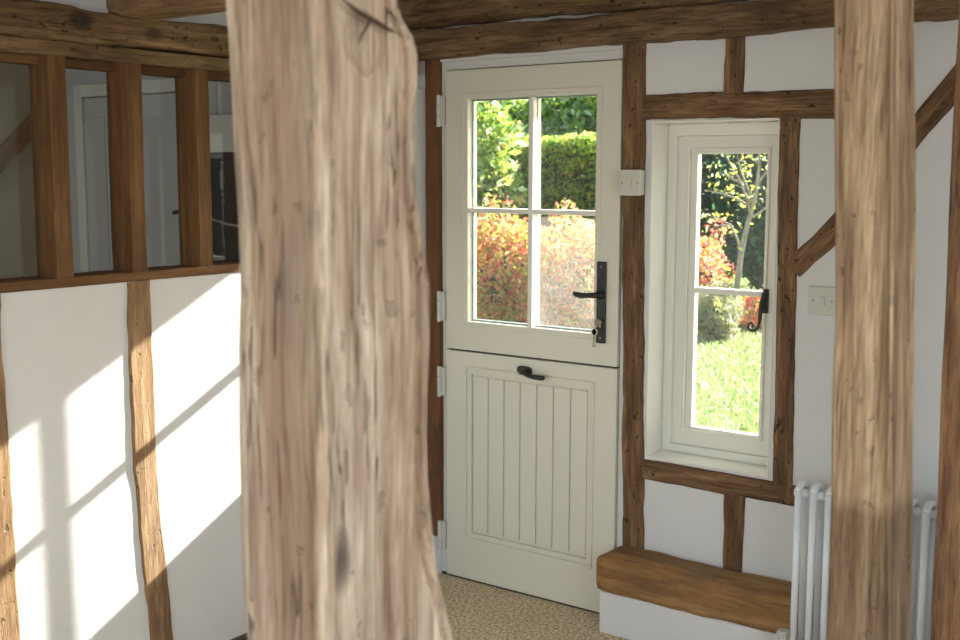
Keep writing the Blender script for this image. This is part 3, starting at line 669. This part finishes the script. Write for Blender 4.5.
L['gold'] = leafmat('leaf_gold', (0.60, 0.42, 0.12), 0.6, (0.95, 0.68, 0.18)); L['conifer'] = leafmat('leaf_conifer', (0.035, 0.10, 0.062), 0.35, (0.05, 0.16, 0.09)); L['conifer2'] = leafmat('leaf_conifer_tip', (0.07, 0.17, 0.085), 0.4, (0.10, 0.28, 0.12))
L['silver'] = leafmat('leaf_silver', (0.30, 0.31, 0.24), 0.4); L['olive'] = leafmat('leaf_olive', (0.30, 0.28, 0.10), 0.6, (0.5, 0.46, 0.14)); L['blade'] = leafmat('grass_blade', (0.18, 0.26, 0.06), 0.5, (0.34, 0.44, 0.15)); L['blade2'] = leafmat('grass_blade_pale', (0.33, 0.38, 0.17), 0.5, (0.48, 0.54, 0.28))
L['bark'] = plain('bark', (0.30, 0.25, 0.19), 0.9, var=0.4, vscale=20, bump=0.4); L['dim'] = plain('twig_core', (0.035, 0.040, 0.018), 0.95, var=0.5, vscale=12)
bm = boxes((-45, 25, 0.2, 45, GZ-0.3, GZ)); tag(link('lawn', bm, M['grass']), kind='structure')
# grass
n = 26000; gy = 2.5+5.9*rng.random(n)**0.8; gx = -4.6+5.2*rng.random(n); P = np.stack([gx, gy, np.full(n, GZ+0.02)], 1)
g = leaf_mesh('grass', P, 0.011, [L['blade'], L['blade2']], weights=[0.65, 0.35], aspect=6, updir=1.3); tag(g, 'short sunlit green grass on the lawn outside', 'grass', kind='stuff')
def shrub(name, label, cat, base, clouds, size, mats, weights, cores, aspect=1.9, updir=0.0, **k):
    r = tag(empty(name, base), label, cat)
    P = np.concatenate([blob_pts(c, rr, n_, seed=i*3.7+base[0], **k) for i, (c, rr, n_) in enumerate(clouds)])
    P = P[P[:, 2] > GZ+0.02]
    leaf_mesh('foliage', P, size, mats, r, weights, aspect, updir)
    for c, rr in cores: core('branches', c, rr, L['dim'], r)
    return r
shrub('berberis_shrub', 'red and orange leaved shrub seen through the lower panes of the door', 'shrub', (-3.7, 6.1, GZ),
      [((-4.0, 6.2, 0.55), (0.80, 0.6, 0.66), 15000), ((-3.1, 6.1, 0.50), (0.75, 0.6, 0.70), 14000)], 0.026, [L['red'], L['pink'], L['gold'], L['olive'], L['lime']], [0.24, 0.17, 0.20, 0.24, 0.15], [((-4.0, 6.3, 0.4), (0.5, 0.35, 0.4)), ((-3.1, 6.2, 0.4), (0.45, 0.35, 0.4))])
shrub('berberis_shrub', 'smaller pink and red leaved shrub seen at the left of the small window', 'shrub', (-2.95, 8.9, GZ),
      [((-3.30, 8.9, 0.36), (0.50, 0.45, 0.55), 4600), ((-3.0, 9.0, 0.95), (0.12, 0.2, 0.22), 60), ((-2.40, 9.0, 0.06), (0.36, 0.3, 0.24), 1500)], 0.028, [L['red'], L['pink'], L['gold'], L['lime']], [0.30, 0.36, 0.18, 0.16], [((-3.35, 9.1, 0.3), (0.28, 0.22, 0.3))])
shrub('lavender_bush', 'silvery grey bush at the far edge of the lawn', 'shrub', (-2.42, 7.9, GZ),
      [((-2.42, 7.8, 0.10), (0.25, 0.30, 0.36), 3600)], 0.012, [L['silver'], L['pale'], L['olive']], [0.5, 0.1, 0.4], [((-2.42, 7.85, 0.05), (0.18, 0.2, 0.25))], aspect=7, updir=0.8)
bm = bmesh.new()
for q in ((-5.6, 7.9), (-5.4, 8.05), (-5.5, 8.1)): tube(bm, [(q[0], q[1], GZ), (q[0]*1.01, q[1], 0.8), (q[0], q[1], 1.5)], [0.03, 0.025, 0.015], 7)
STEMS = bm
# clipped hedge
h = tag(empty('hedge', (-6.3, 9.6, GZ)), 'clipped green hedge with a sunlit top behind the red shrub', 'hedge')
leaf_mesh('foliage', box_pts(-9.6, -4.3, 9.1, 10.0, GZ, 2.04, 42000), 0.040, [L['green'], L['lime'], L['deep'], L['gold']], h, [0.42, 0.38, 0.10, 0.10])
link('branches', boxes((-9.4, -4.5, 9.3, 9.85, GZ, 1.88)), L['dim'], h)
shrub('viburnum_shrub', 'loose leafy green shrub seen through the upper left pane of the door', 'shrub', (-5.45, 8.0, GZ),
      [((-5.65, 7.9, 1.15), (0.62, 0.5, 0.80), 4000), ((-5.6, 7.9, 2.1), (0.50, 0.45, 0.42), 900)], 0.055, [L['green'], L['pale'], L['lime'], L['deep'], L['gold']], [0.34, 0.24, 0.20, 0.14, 0.08], [((-5.5, 8.0, 0.9), (0.3, 0.25, 0.7))], aspect=2.4, shell=0.3)
link('stems', STEMS, L['bark'], bpy.data.objects['viburnum_shrub'], smooth=True)
for base, clouds, lab in (((-8.6, 12.0, GZ), [((-9.0, 12.0, 2.0), (1.5, 0.8, 1.25), 13000), ((-6.6, 12.0, 1.9), (1.5, 0.8, 1.2), 13000)], 'bushy glossy leaved tree rising behind the hedge'),):
    shrub('broadleaf_tree', lab, 'tree', base, clouds, 0.070, [L['green'], L['pale'], L['deep'], L['lime']], [0.30, 0.27, 0.28, 0.15], [((-9.0, 12.3, 1.1), (1.1, 0.5, 1.4)), ((-6.6, 12.3, 1.1), (1.1, 0.5, 1.4))], aspect=1.7)
for i, (x, y, rx, h_, lab) in enumerate(((-5.2, 13.9, 1.2, 1.30, 'dark evergreen tree on the left behind the slender tree'), (-3.4, 12.0, 1.0, 1.22, 'dark evergreen tree directly behind the slender tree'), (-1.6, 13.9, 1.2, 1.30, 'dark evergreen tree on the right beyond the lawn'),
                                (-12.5, 14.5, 2.2, 1.9, 'dark evergreen tree behind the hedge at its far left'), (-8.0, 15.6, 2.0, 1.7, 'dark evergreen tree behind the bushy tree'), (2.0, 14.5, 1.6, 1.5, 'dark evergreen tree furthest right beyond the lawn'))):
    shrub('evergreen_tree', lab, 'tree', (x, y, GZ), [((x, y, h_), (rx, 0.8, h_+0.12), 11000)], 0.060, [L['conifer'], L['conifer2'], L['deep']], [0.5, 0.35, 0.15], [((x, y+0.2, h_*0.9), (rx*0.85, 0.55, h_*0.95))], lump=0.18)
# slender young tree
def tp(px, py, dy=0.0): return (-2.304+(px-738)*0.0116, 8.0+dy, 1.81-(py-155)*0.0105)
tr = tag(empty('young_tree', (-2.31, 8.0, GZ)), 'slender young tree with yellow green leaves seen through the upper window pane', 'tree')
bm = bmesh.new()
trunk = [(-2.31, 8.0, GZ)]+[tp(*q) for q in ((739, 300), (742, 260), (746, 235), (750.5, 215), (755, 198), (756, 187), (757.5, 164), (757, 145), (755, 125))]
tube(bm, trunk, [0.042, 0.036, 0.034, 0.030, 0.025, 0.020, 0.018, 0.015, 0.011, 0.006], 8)
brs = [[(741, 250), (740, 241), (734, 226), (722, 219), (712, 214)], [(750, 212), (748, 200), (740, 180), (730, 163), (724, 148)], [(750, 218), (756, 214), (762, 206), (768, 198)], [(748, 206), (740, 199), (728, 194), (714, 190)],
       [(756, 185), (764, 170), (770, 150)], [(742, 184), (732, 180), (716, 172)], [(751, 205), (752, 193), (746, 170), (745, 150)], [(734, 228), (726, 226), (716, 230)], [(757, 165), (750, 155), (742, 140)]]
for i, b_ in enumerate(brs):
    dy = rng.normal()*0.25; k = len(b_)
    tube(bm, [tp(q[0], q[1], dy*j/k) for j, q in enumerate(b_)], [0.017-0.012*j/(k-1) for j in range(k)], 6)
link('trunk', bm, L['bark'], tr, smooth=True)
P = []
for b_ in brs:
    for q in b_[1:]:
        c0 = np.array(tp(q[0], q[1])); P.append(c0+rng.normal(size=(10, 3))*np.array([0.09, 0.2, 0.06]))
P.append(np.array(tp(757, 150))+rng.normal(size=(36, 3))*np.array([0.14, 0.25, 0.14]))
P.append(np.array(tp(732, 170))+rng.normal(size=(60, 3))*np.array([0.20, 0.25, 0.17]))
leaf_mesh('foliage', np.concatenate(P), 0.021, [L['lime'], L['pale'], L['gold']], tr, [0.55, 0.3, 0.15], aspect=2.6)
